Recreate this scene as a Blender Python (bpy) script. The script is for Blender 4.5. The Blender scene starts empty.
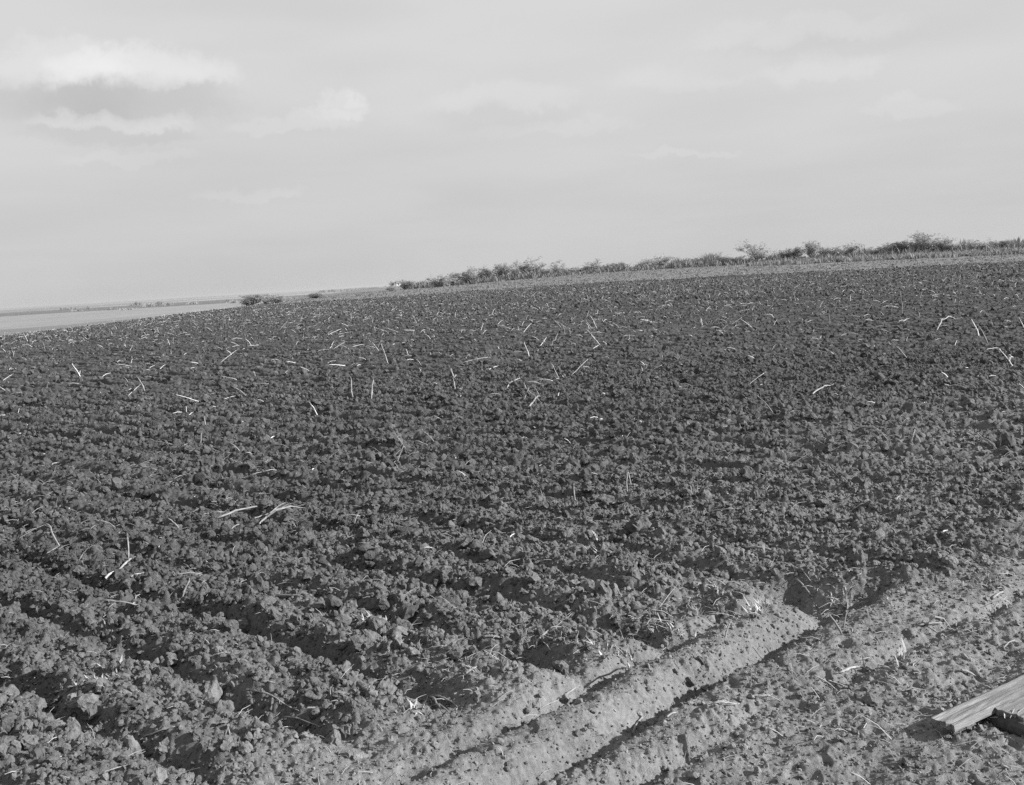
import bpy, math, random
import numpy as np
from mathutils import Matrix, Vector

random.seed(7)
RNG = np.random.default_rng(11)
rad = math.radians
scene = bpy.context.scene
col = scene.collection

# ------------------------------------------------------------------ camera
CAM_H, FPX, PITCH, ROLL = 1.8, 1120.0, rad(5.83), rad(-3.3)
cam = bpy.data.cameras.new('camera')
cam.sensor_fit = 'HORIZONTAL'
cam.sensor_width = 36.0
cam.lens = 36.0 * FPX / 1024.0
cam.clip_start, cam.clip_end = 0.1, 90000.0
cam_ob = bpy.data.objects.new('camera', cam)
col.objects.link(cam_ob)
CAM_R = Matrix.Rotation(math.pi / 2 - PITCH, 3, 'X') @ Matrix.Rotation(ROLL, 3, 'Z')
cam_ob.matrix_world = Matrix.Translation((0, 0, CAM_H)) @ CAM_R.to_4x4()
scene.camera = cam_ob

# ------------------------------------------------------------------ sun and sky
SUN_AZ, SUN_EL = rad(104), rad(26)       # azimuth clockwise from the view direction (+Y)
SUN_STRENGTH, SKY_STRENGTH = 5.0, 0.05
EXPOSURE = 1.0
HAZE = 0.8e-4
sun = bpy.data.lights.new('sun', 'SUN')
sun.energy, sun.angle, sun.color = SUN_STRENGTH, rad(0.55), (1.0, 1.0, 1.0)
sun_ob = bpy.data.objects.new('sun', sun)
col.objects.link(sun_ob)
to_sun = Vector((math.sin(SUN_AZ) * math.cos(SUN_EL), math.cos(SUN_AZ) * math.cos(SUN_EL), math.sin(SUN_EL)))
sun_ob.rotation_euler = to_sun.to_track_quat('Z', 'Y').to_euler()
sun_ob.location = (30, -10, 40)

class NT:
    """small node-tree helper"""
    def __init__(self, tree):
        self.t = tree
        tree.nodes.clear()
    def n(self, kind, ins=None, **props):
        nd = self.t.nodes.new(kind)
        for k, v in props.items():
            setattr(nd, k, v)
        for k, v in (ins or {}).items():
            if hasattr(v, 'is_linked') or hasattr(v, 'links'):
                self.t.links.new(v, nd.inputs[k])
            else:
                nd.inputs[k].default_value = v
        return nd
    def math(self, op, a, b=None, clamp=False):
        ins = {0: a}
        if b is not None:
            ins[1] = b
        return self.n('ShaderNodeMath', ins, operation=op, use_clamp=clamp).outputs[0]
    def vmath(self, op, a, b=None):
        ins = {0: a}
        if b is not None:
            ins[1] = b
        nd = self.n('ShaderNodeVectorMath', ins, operation=op)
        return nd.outputs['Value'] if op in ('DOT_PRODUCT', 'LENGTH', 'DISTANCE') else nd.outputs[0]
    def ramp(self, fac, pts):
        nd = self.n('ShaderNodeValToRGB', {0: fac})
        cr = nd.color_ramp
        while len(cr.elements) < len(pts):
            cr.elements.new(0.5)
        for e, (p, v) in zip(cr.elements, pts):
            e.position = p
            e.color = (v, v, v, 1)
        return nd.outputs[0]
    def mrange(self, v, a, b, c, d, smooth=True):
        nd = self.n('ShaderNodeMapRange', {0: v, 1: a, 2: b, 3: c, 4: d}, interpolation_type='SMOOTHSTEP' if smooth else 'LINEAR')
        return nd.outputs[0]

def pix_dir(px, py):
    return (CAM_R @ Vector((px - 512.0, 392.5 - py, -FPX))).normalized()

world = bpy.data.worlds.new('World')
scene.world = world
world.use_nodes = True
w = NT(world.node_tree)
sky = w.n('ShaderNodeTexSky', sky_type='NISHITA', sun_disc=False, sun_elevation=SUN_EL, sun_rotation=SUN_AZ,
          air_density=1.0, dust_density=2.0, ozone_density=1.0)
bw = w.n('ShaderNodeRGBToBW', {0: sky.outputs[0]}).outputs[0]
gen = w.n('ShaderNodeTexCoord').outputs['Generated']
dirv = w.vmath('NORMALIZE', gen)
sep = w.n('ShaderNodeSeparateXYZ', {0: dirv})
zc = w.math('MAXIMUM', sep.outputs[2], 0.03)
# cloud deck: the view direction carried on to a flat layer overhead
lx = w.math('DIVIDE', sep.outputs[0], w.math('ADD', zc, 0.06))
ly = w.math('DIVIDE', sep.outputs[1], w.math('ADD', zc, 0.06))
deck = w.n('ShaderNodeCombineXYZ', {0: lx, 1: ly, 2: 0.0}).outputs[0]
n1 = w.n('ShaderNodeTexNoise', {'Vector': deck, 'Scale': 0.75, 'Detail': 7.0, 'Roughness': 0.55, 'Distortion': 0.3}).outputs[0]
n2 = w.n('ShaderNodeTexNoise', {'Vector': w.vmath('ADD', deck, (7.3, 2.1, 0.0)), 'Scale': 2.2, 'Detail': 6.0, 'Roughness': 0.6}).outputs[0]
streak = w.n('ShaderNodeTexNoise', {'Vector': w.vmath('MULTIPLY', dirv, (3.0, 3.0, 13.0)), 'Scale': 1.6, 'Detail': 4.0, 'Roughness': 0.45}).outputs[0]
# thin veil over the whole sky
veil_t = w.math('ADD', w.math('MULTIPLY', n1, 0.3), w.math('MULTIPLY', streak, 0.7))
base_sky = w.math('MULTIPLY', bw, SKY_STRENGTH)
VEIL = 0.318
hgt = w.mrange(sep.outputs[2], 0.0, 0.2, 0.95, 1.075)
veil_l = w.math('MULTIPLY', hgt, w.mrange(veil_t, 0.3, 0.7, VEIL * 0.965, VEIL * 1.055))
c_tot = veil_l
warp = w.vmath('MULTIPLY', w.vmath('SUBTRACT', w.n('ShaderNodeTexNoise', {'Vector': dirv, 'Scale': 26.0, 'Detail': 9.0, 'Roughness': 0.66}).outputs[1], (0.5, 0.5, 0.5)), (0.07, 0.07, 0.045))
wdir = w.vmath('ADD', dirv, warp)
# single cumulus heaps: (pixel centre in the photo, half width, half height, brightness, shaded base)
HEAPS = [(140, 72, 88, 26, 1.0, 1), (60, 66, 70, 30, 0.7, 1), (110, 122, 75, 12, 0.65, 1), (350, 106, 24, 17, 0.5, 0), (362, 101, 10, 8, 0.3, 0), (335, 113, 26, 8, 0.25, 0), (290, 124, 70, 12, 0.4, 0),
         (500, 100, 75, 18, 0.30, 1), (560, 128, 80, 11, 0.22, 0), (825, 72, 60, 16, 0.35, 0), (700, 75, 90, 18, 0.25, 0),
         (790, 36, 110, 18, 0.3, 1), (910, 108, 50, 12, 0.28, 0), (690, 154, 55, 6, 0.3, 0), (250, 195, 60, 9, 0.3, 0), (130, 160, 70, 9, 0.25, 0)]
for px, py, hw, hh, br, shade in HEAPS:
    d = pix_dir(px, py)
    r_ = Vector((d.y, -d.x, 0)).normalized()
    u_ = r_.cross(d).normalized()
    dx = w.math('DIVIDE', w.vmath('DOT_PRODUCT', wdir, tuple(r_)), hw / FPX)
    du = w.math('DIVIDE', w.math('SUBTRACT', w.vmath('DOT_PRODUCT', wdir, tuple(u_)), 0.0), hh / FPX)
    fr = w.vmath('DOT_PRODUCT', dirv, tuple(d))
    du_top = w.math('MAXIMUM', du, 0.0)
    du_bot = w.math('MULTIPLY', w.math('MINIMUM', du, 0.0), 1.5)
    q = w.math('ADD', w.math('MULTIPLY', dx, dx), w.math('ADD', w.math('MULTIPLY', du_top, du_top), w.math('MULTIPLY', du_bot, du_bot)))
    m = w.math('MULTIPLY', w.mrange(q, 0.25, 1.25, 1.0, 0.0), w.math('GREATER_THAN', fr, 0.5))
    if shade:
        du2 = w.math('DIVIDE', w.math('ADD', w.vmath('DOT_PRODUCT', wdir, tuple(u_)), hh * 0.95 / FPX), hh * 0.8 / FPX)
        q2 = w.math('ADD', w.math('MULTIPLY', dx, dx), w.math('MULTIPLY', du2, du2))
        m2 = w.math('MULTIPLY', w.mrange(q2, 0.2, 1.5, 1.0, 0.0), w.math('GREATER_THAN', fr, 0.5))
        c_tot = w.math('MULTIPLY', c_tot, w.math('SUBTRACT', 1.0, w.math('MULTIPLY', m2, 0.11 * br)))
    c_tot = w.math('ADD', c_tot, w.math('MULTIPLY', m, 0.058 * br))
cover = 0.93
mixc = w.n('ShaderNodeMix', {0: cover, 2: base_sky, 3: c_tot}, data_type='FLOAT').outputs[0]
bg = w.n('ShaderNodeBackground', {'Color': mixc, 'Strength': 1.0})
w.t.links.new(bg.outputs[0], w.n('ShaderNodeOutputWorld').inputs[0])

scene.view_settings.view_transform = 'Standard'
scene.view_settings.look = 'None'
scene.view_settings.exposure = EXPOSURE
scene.view_settings.gamma = 1.0
scene.view_settings.use_curve_mapping = False
scene.render.engine = 'CYCLES'
scene.cycles.max_bounces = 5
scene.cycles.diffuse_bounces = 2
scene.cycles.use_denoising = False
scene.cycles.use_adaptive_sampling = False
scene.cycles.volume_bounces = 0

# ------------------------------------------------------------------ numpy noise
def hash2(ix, iy, seed):
    h = (ix.astype(np.int64) * 374761393 + iy.astype(np.int64) * 668265263 + seed * 974634101) & 0xFFFFFFFF
    h = ((h ^ (h >> 13)) * 1274126177) & 0xFFFFFFFF
    h = ((h ^ (h >> 16)) * 2246822519) & 0xFFFFFFFF
    h = h ^ (h >> 15)
    return (h & 0xFFFFFF).astype(np.float64) / 0xFFFFFF

def vnoise(x, y, seed):
    ix, iy = np.floor(x), np.floor(y)
    fx, fy = x - ix, y - iy
    sx, sy = fx * fx * (3 - 2 * fx), fy * fy * (3 - 2 * fy)
    a = hash2(ix, iy, seed); b = hash2(ix + 1, iy, seed)
    c = hash2(ix, iy + 1, seed); d = hash2(ix + 1, iy + 1, seed)
    return (a + (b - a) * sx) * (1 - sy) + (c + (d - c) * sx) * sy

def fbm(x, y, seed, octs=3, gain=0.5):
    s, amp, tot = 0.0, 1.0, 0.0
    for o in range(octs):
        s = s + amp * (vnoise(x * 2 ** o + 13.7 * o, y * 2 ** o - 7.1 * o, seed + o) * 2 - 1)
        tot += amp
        amp *= gain
    return s / tot

def domes(x, y, cell, seed, keep=0.8, rmin=0.25, rmax=0.62):
    """clod-like half balls: highest of the neighbouring domes, in metres"""
    gx, gy = x / cell, y / cell
    ix, iy = np.floor(gx), np.floor(gy)
    out = np.zeros_like(x)
    for ox in (-1, 0, 1):
        for oy in (-1, 0, 1):
            cx, cy = ix + ox, iy + oy
            px = cx + hash2(cx, cy, seed); py = cy + hash2(cx, cy, seed + 1)
            rr = rmin + (rmax - rmin) * hash2(cx, cy, seed + 2) ** 1.6
            rr = rr * (hash2(cx, cy, seed + 3) < keep)
            ang = hash2(cx, cy, seed + 4) * 3.1416
            ca, sa = np.cos(ang), np.sin(ang)
            ddx, ddy = gx - px, gy - py
            ex = (ddx * ca + ddy * sa); ey = (-ddx * sa + ddy * ca) * (1.0 + 0.5 * hash2(cx, cy, seed + 5))
            d2 = ex * ex + ey * ey
            out = np.maximum(out, np.sqrt(np.maximum(0.0, rr * rr - d2)))
    return out * cell

def sstep(a, b, v):
    t = np.clip((v - a) / (b - a), 0, 1)
    return t * t * (3 - 2 * t)

# ------------------------------------------------------------------ the lie of the land
VX, VY = math.sin(rad(43)), math.cos(rad(43))       # headland direction
UX, UY = -VY, VX                                    # direction of the ploughed rows
ROW = 0.575

def macro(x, y):
    fac = 0.35 + 0.65 * sstep(-25, 25, x)
    z = 1.85 * fac * sstep(50, 240, y)
    d = np.maximum(0.0, -24 - x)
    z = z - 14.5 * sstep(0, 120, d) * sstep(20, 70, y + d)
    z = np.where(y > 300, z * (1 - sstep(300, 620, y)) - 14.5 * sstep(300, 620, y), z)
    far = sstep(400, 1500, np.hypot(x, y))
    z = z + far * (3.0 * fbm(x / 1900.0, y / 1500.0, 91, 2)) - far * 0.5
    z = z + 15.6 * np.exp(-((x + 70) / 150.0) ** 2 - ((y - 905) / 170.0) ** 2)
    z = z + 0.06 * fbm(x / 9.0, y / 9.0, 5, 2) * sstep(8, 20, y)
    return z

def field_coords(x, y):
    return x * VX + y * VY, x * UX + y * UY          # w (across rows), t (along rows)

def masks(x, y):
    w_, t_ = field_coords(x, y)
    wob = 0.28 * fbm(x * 0.9, y * 0.9, 21, 3)
    t_end = 3.32 - 0.95 * sstep(5.35, 6.1, w_) + 0.35 * sstep(4.2, 3.2, w_)
    plough = sstep(-0.30, 0.28, t_ + wob * 1.1 - t_end)
    edge = 131.0 - 0.46 * np.maximum(0, x - 5) + 3.0 * fbm(x / 6.0, y / 30.0, 33, 3)
    inside = (y < edge) & (x > -60 + 6 * fbm(x / 9.0, y / 9.0, 34, 2))
    return plough * inside, inside

PLANK0, PLANKD = (1.533, 4.038), (0.821, 0.570)
PITS = [(4.45, 3.42, .17, .22, .15), (5.02, 3.36, .17, .24, .17), (5.44, 2.92, .20, .26, .20), (3.83, 3.62, .15, .22, .13), (3.27, 3.72, .16, .26, .13), (2.7, 3.85, .15, .22, .11)]

def height(x, y, fine=True):
    z = macro(x, y)
    w_, t_ = field_coords(x, y)
    pl, inside = masks(x, y)
    head = (1 - pl) * (np.hypot(x, y) < 40)
    wx = w_ + 0.10 * fbm(x * 0.8, y * 0.8, 41, 3)
    amp = 0.052 * (0.75 + 0.5 * fbm(x * 0.5, y * 0.5, 43, 2))
    ph = (wx - 3.83) / ROW
    ph = ph - np.round(ph)
    amp = amp * (1 + 0.9 * sstep(7, 24, y))
    rows = 0.55 - 2.0 * np.exp(-(ph / (0.135 + 0.06 * fbm(x * 0.9, y * 0.9, 44, 2))) ** 2) + 0.5 * np.exp(-((np.abs(ph) - 0.30) / 0.12) ** 2)
    z = z + pl * amp * rows
    # headland furrows, running across the row ends
    tt = t_ + 0.055 * fbm(x * 2.2, y * 2.2, 47, 3, 0.45)
    dep = head * sstep(8.5, 6.0, w_)
    z = z - dep * (0.075 + 0.06 * fbm(x * 2.1, y * 2.1, 49, 2)) * np.exp(-((tt - 3.10) / 0.07) ** 2)
    z = z + dep * (0.022 + 0.03 * fbm(x * 1.7, y * 1.7, 46, 3)) * np.exp(-((tt - 2.90) / 0.13) ** 2)
    z = z - dep * (0.150 + 0.10 * fbm(x * 1.9, y * 1.9, 48, 3)) * np.exp(-(np.abs(tt - 2.70) / np.where(tt > 2.70, 0.115, 0.075)) ** 2.6) * sstep(6.3, 5.2, w_ + 0.4 * fbm(x * 2.4, y * 2.4, 62, 3))
    z = z + dep * (0.014 + 0.03 * fbm(x * 1.7, y * 1.7, 45, 3)) * np.exp(-((tt - 2.45) / 0.12) ** 2)
    z = z - dep * (0.050 + 0.08 * fbm(x * 2.3, y * 2.3, 50, 2)) * np.exp(-((tt - 2.20 + 0.12 * (w_ - 4.6)) / 0.06) ** 2)
    z = z - dep * 0.028 * np.exp(-((tt - 1.75) / 0.10) ** 2)
    for pw, pt, sw, st, dp in PITS:
        z = z - dp * np.exp(-((w_ - pw) / sw) ** 2 - ((t_ - pt) / st) ** 2)
    # ground levelled round the planks, shaped to shorten the shadow at their end
    flat = 0.9 * np.exp(-((x - 1.52) ** 2 + (y - 4.05) ** 2) / 0.42 ** 2)
    z = z * (1 - flat) + flat * 0.004
    # soil drifted over the far edge of the plank in the corner
    ps = (x - PLANK0[0]) * PLANKD[0] + (y - PLANK0[1]) * PLANKD[1]
    pn = -(x - PLANK0[0]) * PLANKD[1] + (y - PLANK0[1]) * PLANKD[0]
    z = z + 0.058 * sstep(.06, .32, ps) * sstep(1.9, 1.5, ps) * np.exp(-((pn - 0.080 + 0.03 * sstep(.1, .5, ps)) / 0.042) ** 2)
    z = z + (0.02 + 0.025 * pl) * (1 - flat) * fbm(x * 3.1, y * 3.1, 51, 3) * inside
    if fine:
        k = pl * (1 - 0.25 * sstep(3.0, 0.0, t_ - 3.3))
        lump = 0.34 * domes(x, y, 0.14, 61, 0.5) + 0.75 * domes(x + 3.3, y - 1.1, 0.062, 71, 0.8)
        near = np.hypot(x, y) < 30
        lump = lump + np.where(near, 1.15 * domes(x - 5.3, y + 2.1, 0.038, 81, 0.85), 0.012)
        z = z + (0.32 * head * inside * (0.25 + 1.1 * sstep(.3, .8, vnoise(x * 2.3, y * 2.3, 58))) + 0.85 * k) * lump
        z = z + np.where(near, ((0.009 + 0.002 * head) * fbm(x * 30, y * 30, 55, 3, 0.6) + 0.020 * head * fbm(x * 6.5, y * 6.5, 63, 3, 0.6) - 0.02 * head * sstep(0.74, 0.9, vnoise(x * 16, y * 16, 59))), 0) * inside
        z = z + np.where(~inside, 0.10 * fbm(x * 1.3, y * 0.7, 57, 3), 0)
    return z

def ground_hit(px, py, fine=False):
    """the ground point seen at a photo pixel (used once, to read positions off the photograph)"""
    d = pix_dir(px, py)
    s = np.geomspace(2.0, 6000.0, 6000)
    x, y, z = d.x * s, d.y * s, CAM_H + d.z * s
    below = np.nonzero(z < height(x, y, fine))[0]
    i = below[0] if len(below) else len(s) - 1
    return Vector((float(x[i]), float(y[i]), float(height(x[i:i + 1], y[i:i + 1], fine)[0])))

def zat(x, y, fine=True):
    return float(height(np.array([x], float), np.array([y], float), fine)[0])

# ------------------------------------------------------------------ mesh helpers
def np_mesh(name, verts, faces_flat, sizes, mat=None, smooth=False):
    me = bpy.data.meshes.new(name)
    verts = np.ascontiguousarray(verts, dtype=np.float32)
    sizes = np.asarray(sizes, dtype=np.int32)
    me.vertices.add(len(verts)); me.vertices.foreach_set('co', verts.ravel())
    me.loops.add(len(faces_flat)); me.loops.foreach_set('vertex_index', np.asarray(faces_flat, dtype=np.int32))
    me.polygons.add(len(sizes))
    starts = np.concatenate(([0], np.cumsum(sizes)[:-1])).astype(np.int32)
    me.polygons.foreach_set('loop_start', starts)
    me.polygons.foreach_set('use_smooth', np.full(len(sizes), smooth))
    me.update(calc_edges=True)
    me.validate()
    if mat:
        me.materials.append(mat)
    return me

class MB:
    """collects tubes, boxes and blades for one mesh"""
    def __init__(self):
        self.v, self.f = [], []
    def tube(self, pts, radii, sides=6, cap=True):
        pts = [Vector(p) for p in pts]
        b0 = len(self.v)
        n = len(pts)
        prev = None
        for i, p in enumerate(pts):
            tan = (pts[min(i + 1, n - 1)] - pts[max(i - 1, 0)])
            tan = tan.normalized() if tan.length > 1e-9 else Vector((0, 0, 1))
            a = Vector((0, 0, 1)) if abs(tan.z) < 0.9 else Vector((1, 0, 0))
            s = tan.cross(a).normalized() if prev is None else (prev - tan * prev.dot(tan)).normalized()
            prev = s
            q = tan.cross(s)
            for k in range(sides):
                an = 2 * math.pi * k / sides
                self.v.append(p + (s * math.cos(an) + q * math.sin(an)) * radii[i])
        for i in range(n - 1):
            for k in range(sides):
                a_ = b0 + i * sides + k; b_ = b0 + i * sides + (k + 1) % sides
                self.f.append((a_, b_, b_ + sides, a_ + sides))
        if cap:
            self.f.append(tuple(b0 + k for k in range(sides))[::-1])
            self.f.append(tuple(b0 + (n - 1) * sides + k for k in range(sides)))
    def blade(self, pts, widths, side, thick=0.0015):
        """a leaf strip with a little thickness"""
        b0 = len(self.v)
        side = Vector(side).normalized()
        n = len(pts)
        for i, p in enumerate(pts):
            p = Vector(p)
            tan = Vector(pts[min(i + 1, n - 1)]) - Vector(pts[max(i - 1, 0)])
            nor = tan.cross(side)
            nor = nor.normalized() if nor.length > 1e-9 else Vector((0, 0, 1))
            for sx, sz in ((-1, -1), (1, -1), (1, 1), (-1, 1)):
                self.v.append(p + side * widths[i] * sx + nor * thick * sz)
        for i in range(n - 1):
            for k in range(4):
                a_ = b0 + i * 4 + k; b_ = b0 + i * 4 + (k + 1) % 4
                self.f.append((a_, b_, b_ + 4, a_ + 4))
        self.f.append((b0 + 3, b0 + 2, b0 + 1, b0)); e = b0 + (n - 1) * 4
        self.f.append((e, e + 1, e + 2, e + 3))
    def quad(self, a, b, c, d):
        b0 = len(self.v)
        self.v += [Vector(a), Vector(b), Vector(c), Vector(d)]
        self.f.append((b0, b0 + 1, b0 + 2, b0 + 3))
    def mesh(self, name, mat, smooth=False):
        me = bpy.data.meshes.new(name)
        me.from_pydata([tuple(v) for v in self.v], [], self.f)
        me.materials.append(mat)
        if smooth:
            me.polygons.foreach_set('use_smooth', [True] * len(me.polygons))
        me.update()
        return me

def link(name, me, parent=None, loc=None):
    o = bpy.data.objects.new(name, me)
    col.objects.link(o)
    if parent:
        o.parent = parent
    if loc is not None:
        o.location = loc
    return o

def tag(o, label=None, cat=None, group=None, kind=None):
    if label: o['label'] = label
    if cat: o['category'] = cat
    if group: o['group'] = group
    if kind: o['kind'] = kind
    return o

def empty(name, loc, rz=0.0):
    o = bpy.data.objects.new(name, None)
    o.empty_display_size = 0.2
    col.objects.link(o)
    o.location = loc
    o.rotation_euler = (0, 0, rz)
    return o

# ------------------------------------------------------------------ materials (the photograph is black and white: all greys)
def mat_plain(name, lo, hi, scale=8.0, rough=0.95, spec=0.15, bump=0.0, bscale=60.0, stretch=(1, 1, 1), trans=0.0):
    m = bpy.data.materials.new(name)
    m.use_nodes = True
    t = NT(m.node_tree)
    tc = t.n('ShaderNodeTexCoord').outputs['Object']
    vec = t.vmath('MULTIPLY', tc, stretch)
    nz = t.n('ShaderNodeTexNoise', {'Vector': vec, 'Scale': scale, 'Detail': 6.0, 'Roughness': 0.65}).outputs[0]
    c = t.ramp(nz, [(0.3, lo), (0.7, hi)])
    oi = t.n('ShaderNodeObjectInfo').outputs['Random']
    c = t.math('MULTIPLY', c, t.mrange(oi, 0, 1, 0.82, 1.15, False))
    ins = {'Base Color': c, 'Roughness': rough, 'Specular IOR Level': spec}
    p = t.n('ShaderNodeBsdfPrincipled', ins)
    if bump:
        bn = t.n('ShaderNodeTexNoise', {'Vector': vec, 'Scale': bscale, 'Detail': 5.0, 'Roughness': 0.7}).outputs[0]
        b = t.n('ShaderNodeBump', {'Height': bn, 'Strength': bump, 'Distance': 0.01})
        t.t.links.new(b.outputs[0], p.inputs['Normal'])
    out = p.outputs[0]
    if trans:
        tr = t.n('ShaderNodeBsdfTranslucent', {'Color': c})
        out = t.n('ShaderNodeMixShader', {0: trans, 1: out, 2: tr.outputs[0]}).outputs[0]
    t.t.links.new(out, t.n('ShaderNodeOutputMaterial').inputs[0])
    return m

def mat_soil(name, use_attr=True, base=0.13):
    m = bpy.data.materials.new(name)
    m.use_nodes = True
    t = NT(m.node_tree)
    pos = t.n('ShaderNodeNewGeometry').outputs['Position']
    alb = t.n('ShaderNodeAttribute', attribute_name='alb').outputs['Fac'] if use_attr else base
    n_a = t.n('ShaderNodeTexNoise', {'Vector': pos, 'Scale': 1.3, 'Detail': 4.0, 'Roughness': 0.6}).outputs[0]
    n_b = t.n('ShaderNodeTexNoise', {'Vector': pos, 'Scale': 38.0, 'Detail': 6.0, 'Roughness': 0.7}).outputs[0]
    n_c = t.n('ShaderNodeTexNoise', {'Vector': pos, 'Scale': 240.0, 'Detail': 3.0, 'Roughness': 0.7}).outputs[0]
    v = t.math('MULTIPLY', alb, t.mrange(n_a, 0.3, 0.7, 0.88, 1.12))
    v = t.math('MULTIPLY', v, t.mrange(n_b, 0.25, 0.75, 0.72, 1.28))
    v = t.math('MULTIPLY', v, t.mrange(n_c, 0.3, 0.7, 0.82, 1.18))
    h = t.math('ADD', t.math('MULTIPLY', n_b, 1.0), t.math('MULTIPLY', n_c, 0.35))
    b = t.n('ShaderNodeBump', {'Height': h, 'Strength': 0.7, 'Distance': 0.02})
    p = t.n('ShaderNodeBsdfPrincipled', {'Base Color': v, 'Roughness': 1.0, 'Specular IOR Level': 0.05, 'Normal': b.outputs[0]})
    t.t.links.new(p.outputs[0], t.n('ShaderNodeOutputMaterial').inputs[0])
    return m

M_SOIL = mat_soil('soil')
M_CLOD = mat_soil('soil_clod')
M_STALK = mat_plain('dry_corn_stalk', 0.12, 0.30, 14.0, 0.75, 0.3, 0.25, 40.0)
M_LEAF = mat_plain('dry_corn_leaf', 0.16, 0.34, 20.0, 0.85, 0.2, trans=0.2)
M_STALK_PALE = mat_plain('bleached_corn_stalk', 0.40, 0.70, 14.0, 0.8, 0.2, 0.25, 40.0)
M_STRAW = mat_plain('straw', 0.24, 0.44, 3.0, 0.9, 0.2)
M_WOOD = mat_plain('weathered_board', 0.09, 0.25, 7.0, 0.85, 0.2, 0.5, 22.0, (1.0, 16.0, 10.0))
M_BARK = mat_plain('bark', 0.04, 0.09, 12.0, 0.95, 0.1, 0.8, 30.0, (1, 5, 5))
M_TWIG = mat_plain('twig', 0.18, 0.32, 6.0)
M_FOLIAGE = mat_plain('scrub_leaf', 0.27, 0.45, 1.3, 0.9, 0.1, trans=0.45)
M_FOLIAGE_DARK = mat_plain('scrub_leaf_dark', 0.18, 0.31, 1.3, 0.9, 0.1, trans=0.4)
M_GRASS = mat_plain('field_grass', 0.13, 0.21, 0.4, 0.95, 0.1, trans=0.2)
M_WHITE = mat_plain('white_boarding', 0.5, 0.62, 2.0)
M_ROOF = mat_plain('shingle_roof', 0.10, 0.18, 2.0)
M_GLASS = mat_plain('window_glass', 0.03, 0.05, 2.0, 0.15, 0.5)
M_POST = mat_plain('fence_post_wood', 0.14, 0.26, 5.0)
M_WIRE = mat_plain('fence_wire', 0.22, 0.3, 5.0)

# ------------------------------------------------------------------ the ground: one sheet, fine near the camera, out to the horizon
def ground_albedo(x, y):
    pl, inside = masks(x, y)
    w_, t_ = field_coords(x, y)
    a = 0.158 * (1 - pl) + 0.076 * pl
    a = a * (1 - 0.10 * pl * sstep(15, 60, y))
    # the dried, lighter soil next to the headland
    a = a + pl * 0.042 * sstep(4.2, 0.0, t_ - 3.3)
    a = np.where(inside, a, 0.15 + 0.025 * fbm(x / 9.0, y / 4.0, 77, 3))
    # farmland in the valley: fields of different crops
    r = np.hypot(x, y)
    gx = x / 900.0 + 0.18 * fbm(x / 800.0, y / 800.0, 15, 2)
    gy = np.log(np.maximum(y, 10.0)) * 3.3 + 0.12 * fbm(x / 1500.0, y / 1500.0, 16, 2)
    f = hash2(np.floor(gx / 1.6), np.floor(gy), 19)
    far = 0.15 + 0.13 * f
    wv = 240 * fbm(x / 420.0, y / 160.0, 17, 3)
    far = far * (1 + 0.35 * fbm(x / 130.0, y / 40.0, 23, 4))
    tex = 1 + 0.28 * fbm(x / 45.0, y / 18.0, 24, 4)
    pale = (y + 0.5 * wv > 960 + 0.10 * x) & (y + wv < 2150 + 0.35 * (x + 700))
    far = np.where(pale, 0.215 * tex, far)
    far = np.where((y + 0.5 * wv <= 960 + 0.10 * x), 0.15 * tex, far)
    dark = (y + wv >= 2150 + 0.35 * (x + 700)) & (y + 1.6 * wv < 3700 + 0.3 * (x + 900))
    far = np.where(dark, 0.105 * tex, far)
    k = sstep(230, 420, r)
    return a * (1 - k) + far * k

def build_ground():
    dense = np.arange(-30.0, 30.01, 0.058)
    side1 = 30.0 + np.cumsum(np.geomspace(0.07, 6.0, 70)); side1 = side1[side1 < 178]
    ang = np.concatenate((-side1[::-1], dense, side1))
    ang = np.radians(np.append(ang, 180.0))                 # the wrap below closes the circle
    rr = [0.4]
    while rr[-1] < 26000:
        r = rr[-1]
        if r < 3.4: st = 0.10
        elif r < 15: st = max(0.011, 0.55 * r * r / 2016.0)
        elif r < 75: st = 0.075
        elif r < 140: st = 0.17
        elif r < 420: st = 1.2
        else: st = r * 0.008
        rr.append(r + st)
    rr = np.array(rr)
    R, A = np.meshgrid(rr, ang, indexing='ij')
    x, y = R * np.sin(A), R * np.cos(A)
    sh = x.shape
    xf, yf = x.ravel(), y.ravel()
    z = height(xf, yf)
    verts = np.stack((xf, yf, z), 1)
    nr, na = sh
    idx = np.arange(nr * na).reshape(nr, na)
    a = idx[:-1, :]; b = idx[1:, :]
    an = np.roll(a, -1, 1); bn = np.roll(b, -1, 1)
    quads = np.stack((a, an, bn, b), -1).reshape(-1, 4)[:, ::-1]
    cent = len(verts)
    verts = np.vstack((verts, [[0, 0, zat(0, 0)]]))
    tri = np.stack((np.full(na, cent), np.roll(idx[0], -1), idx[0]), 1)
    flat = np.concatenate((quads.ravel(), tri.ravel()))
    sizes = np.concatenate((np.full(len(quads), 4), np.full(len(tri), 3)))
    me = np_mesh('ground', verts, flat, sizes, M_SOIL, True)
    at = me.attributes.new('alb', 'FLOAT', 'POINT')
    at.data.foreach_set('value', np.append(ground_albedo(xf, yf), 0.2).astype(np.float32))
    o = link('ground', me)
    tag(o, 'ploughed field of dark clods running out to pale farmland', None, None, 'structure')
    print('ground verts', len(verts))
build_ground()

# ------------------------------------------------------------------ loose clods
def ico(sub):
    import bmesh
    bm = bmesh.new()
    bmesh.ops.create_icosphere(bm, subdivisions=sub, radius=1.0)
    v = np.array([p.co[:] for p in bm.verts]); f = np.array([[q.index for q in p.verts] for p in bm.faces])
    bm.free()
    return v, f

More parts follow.
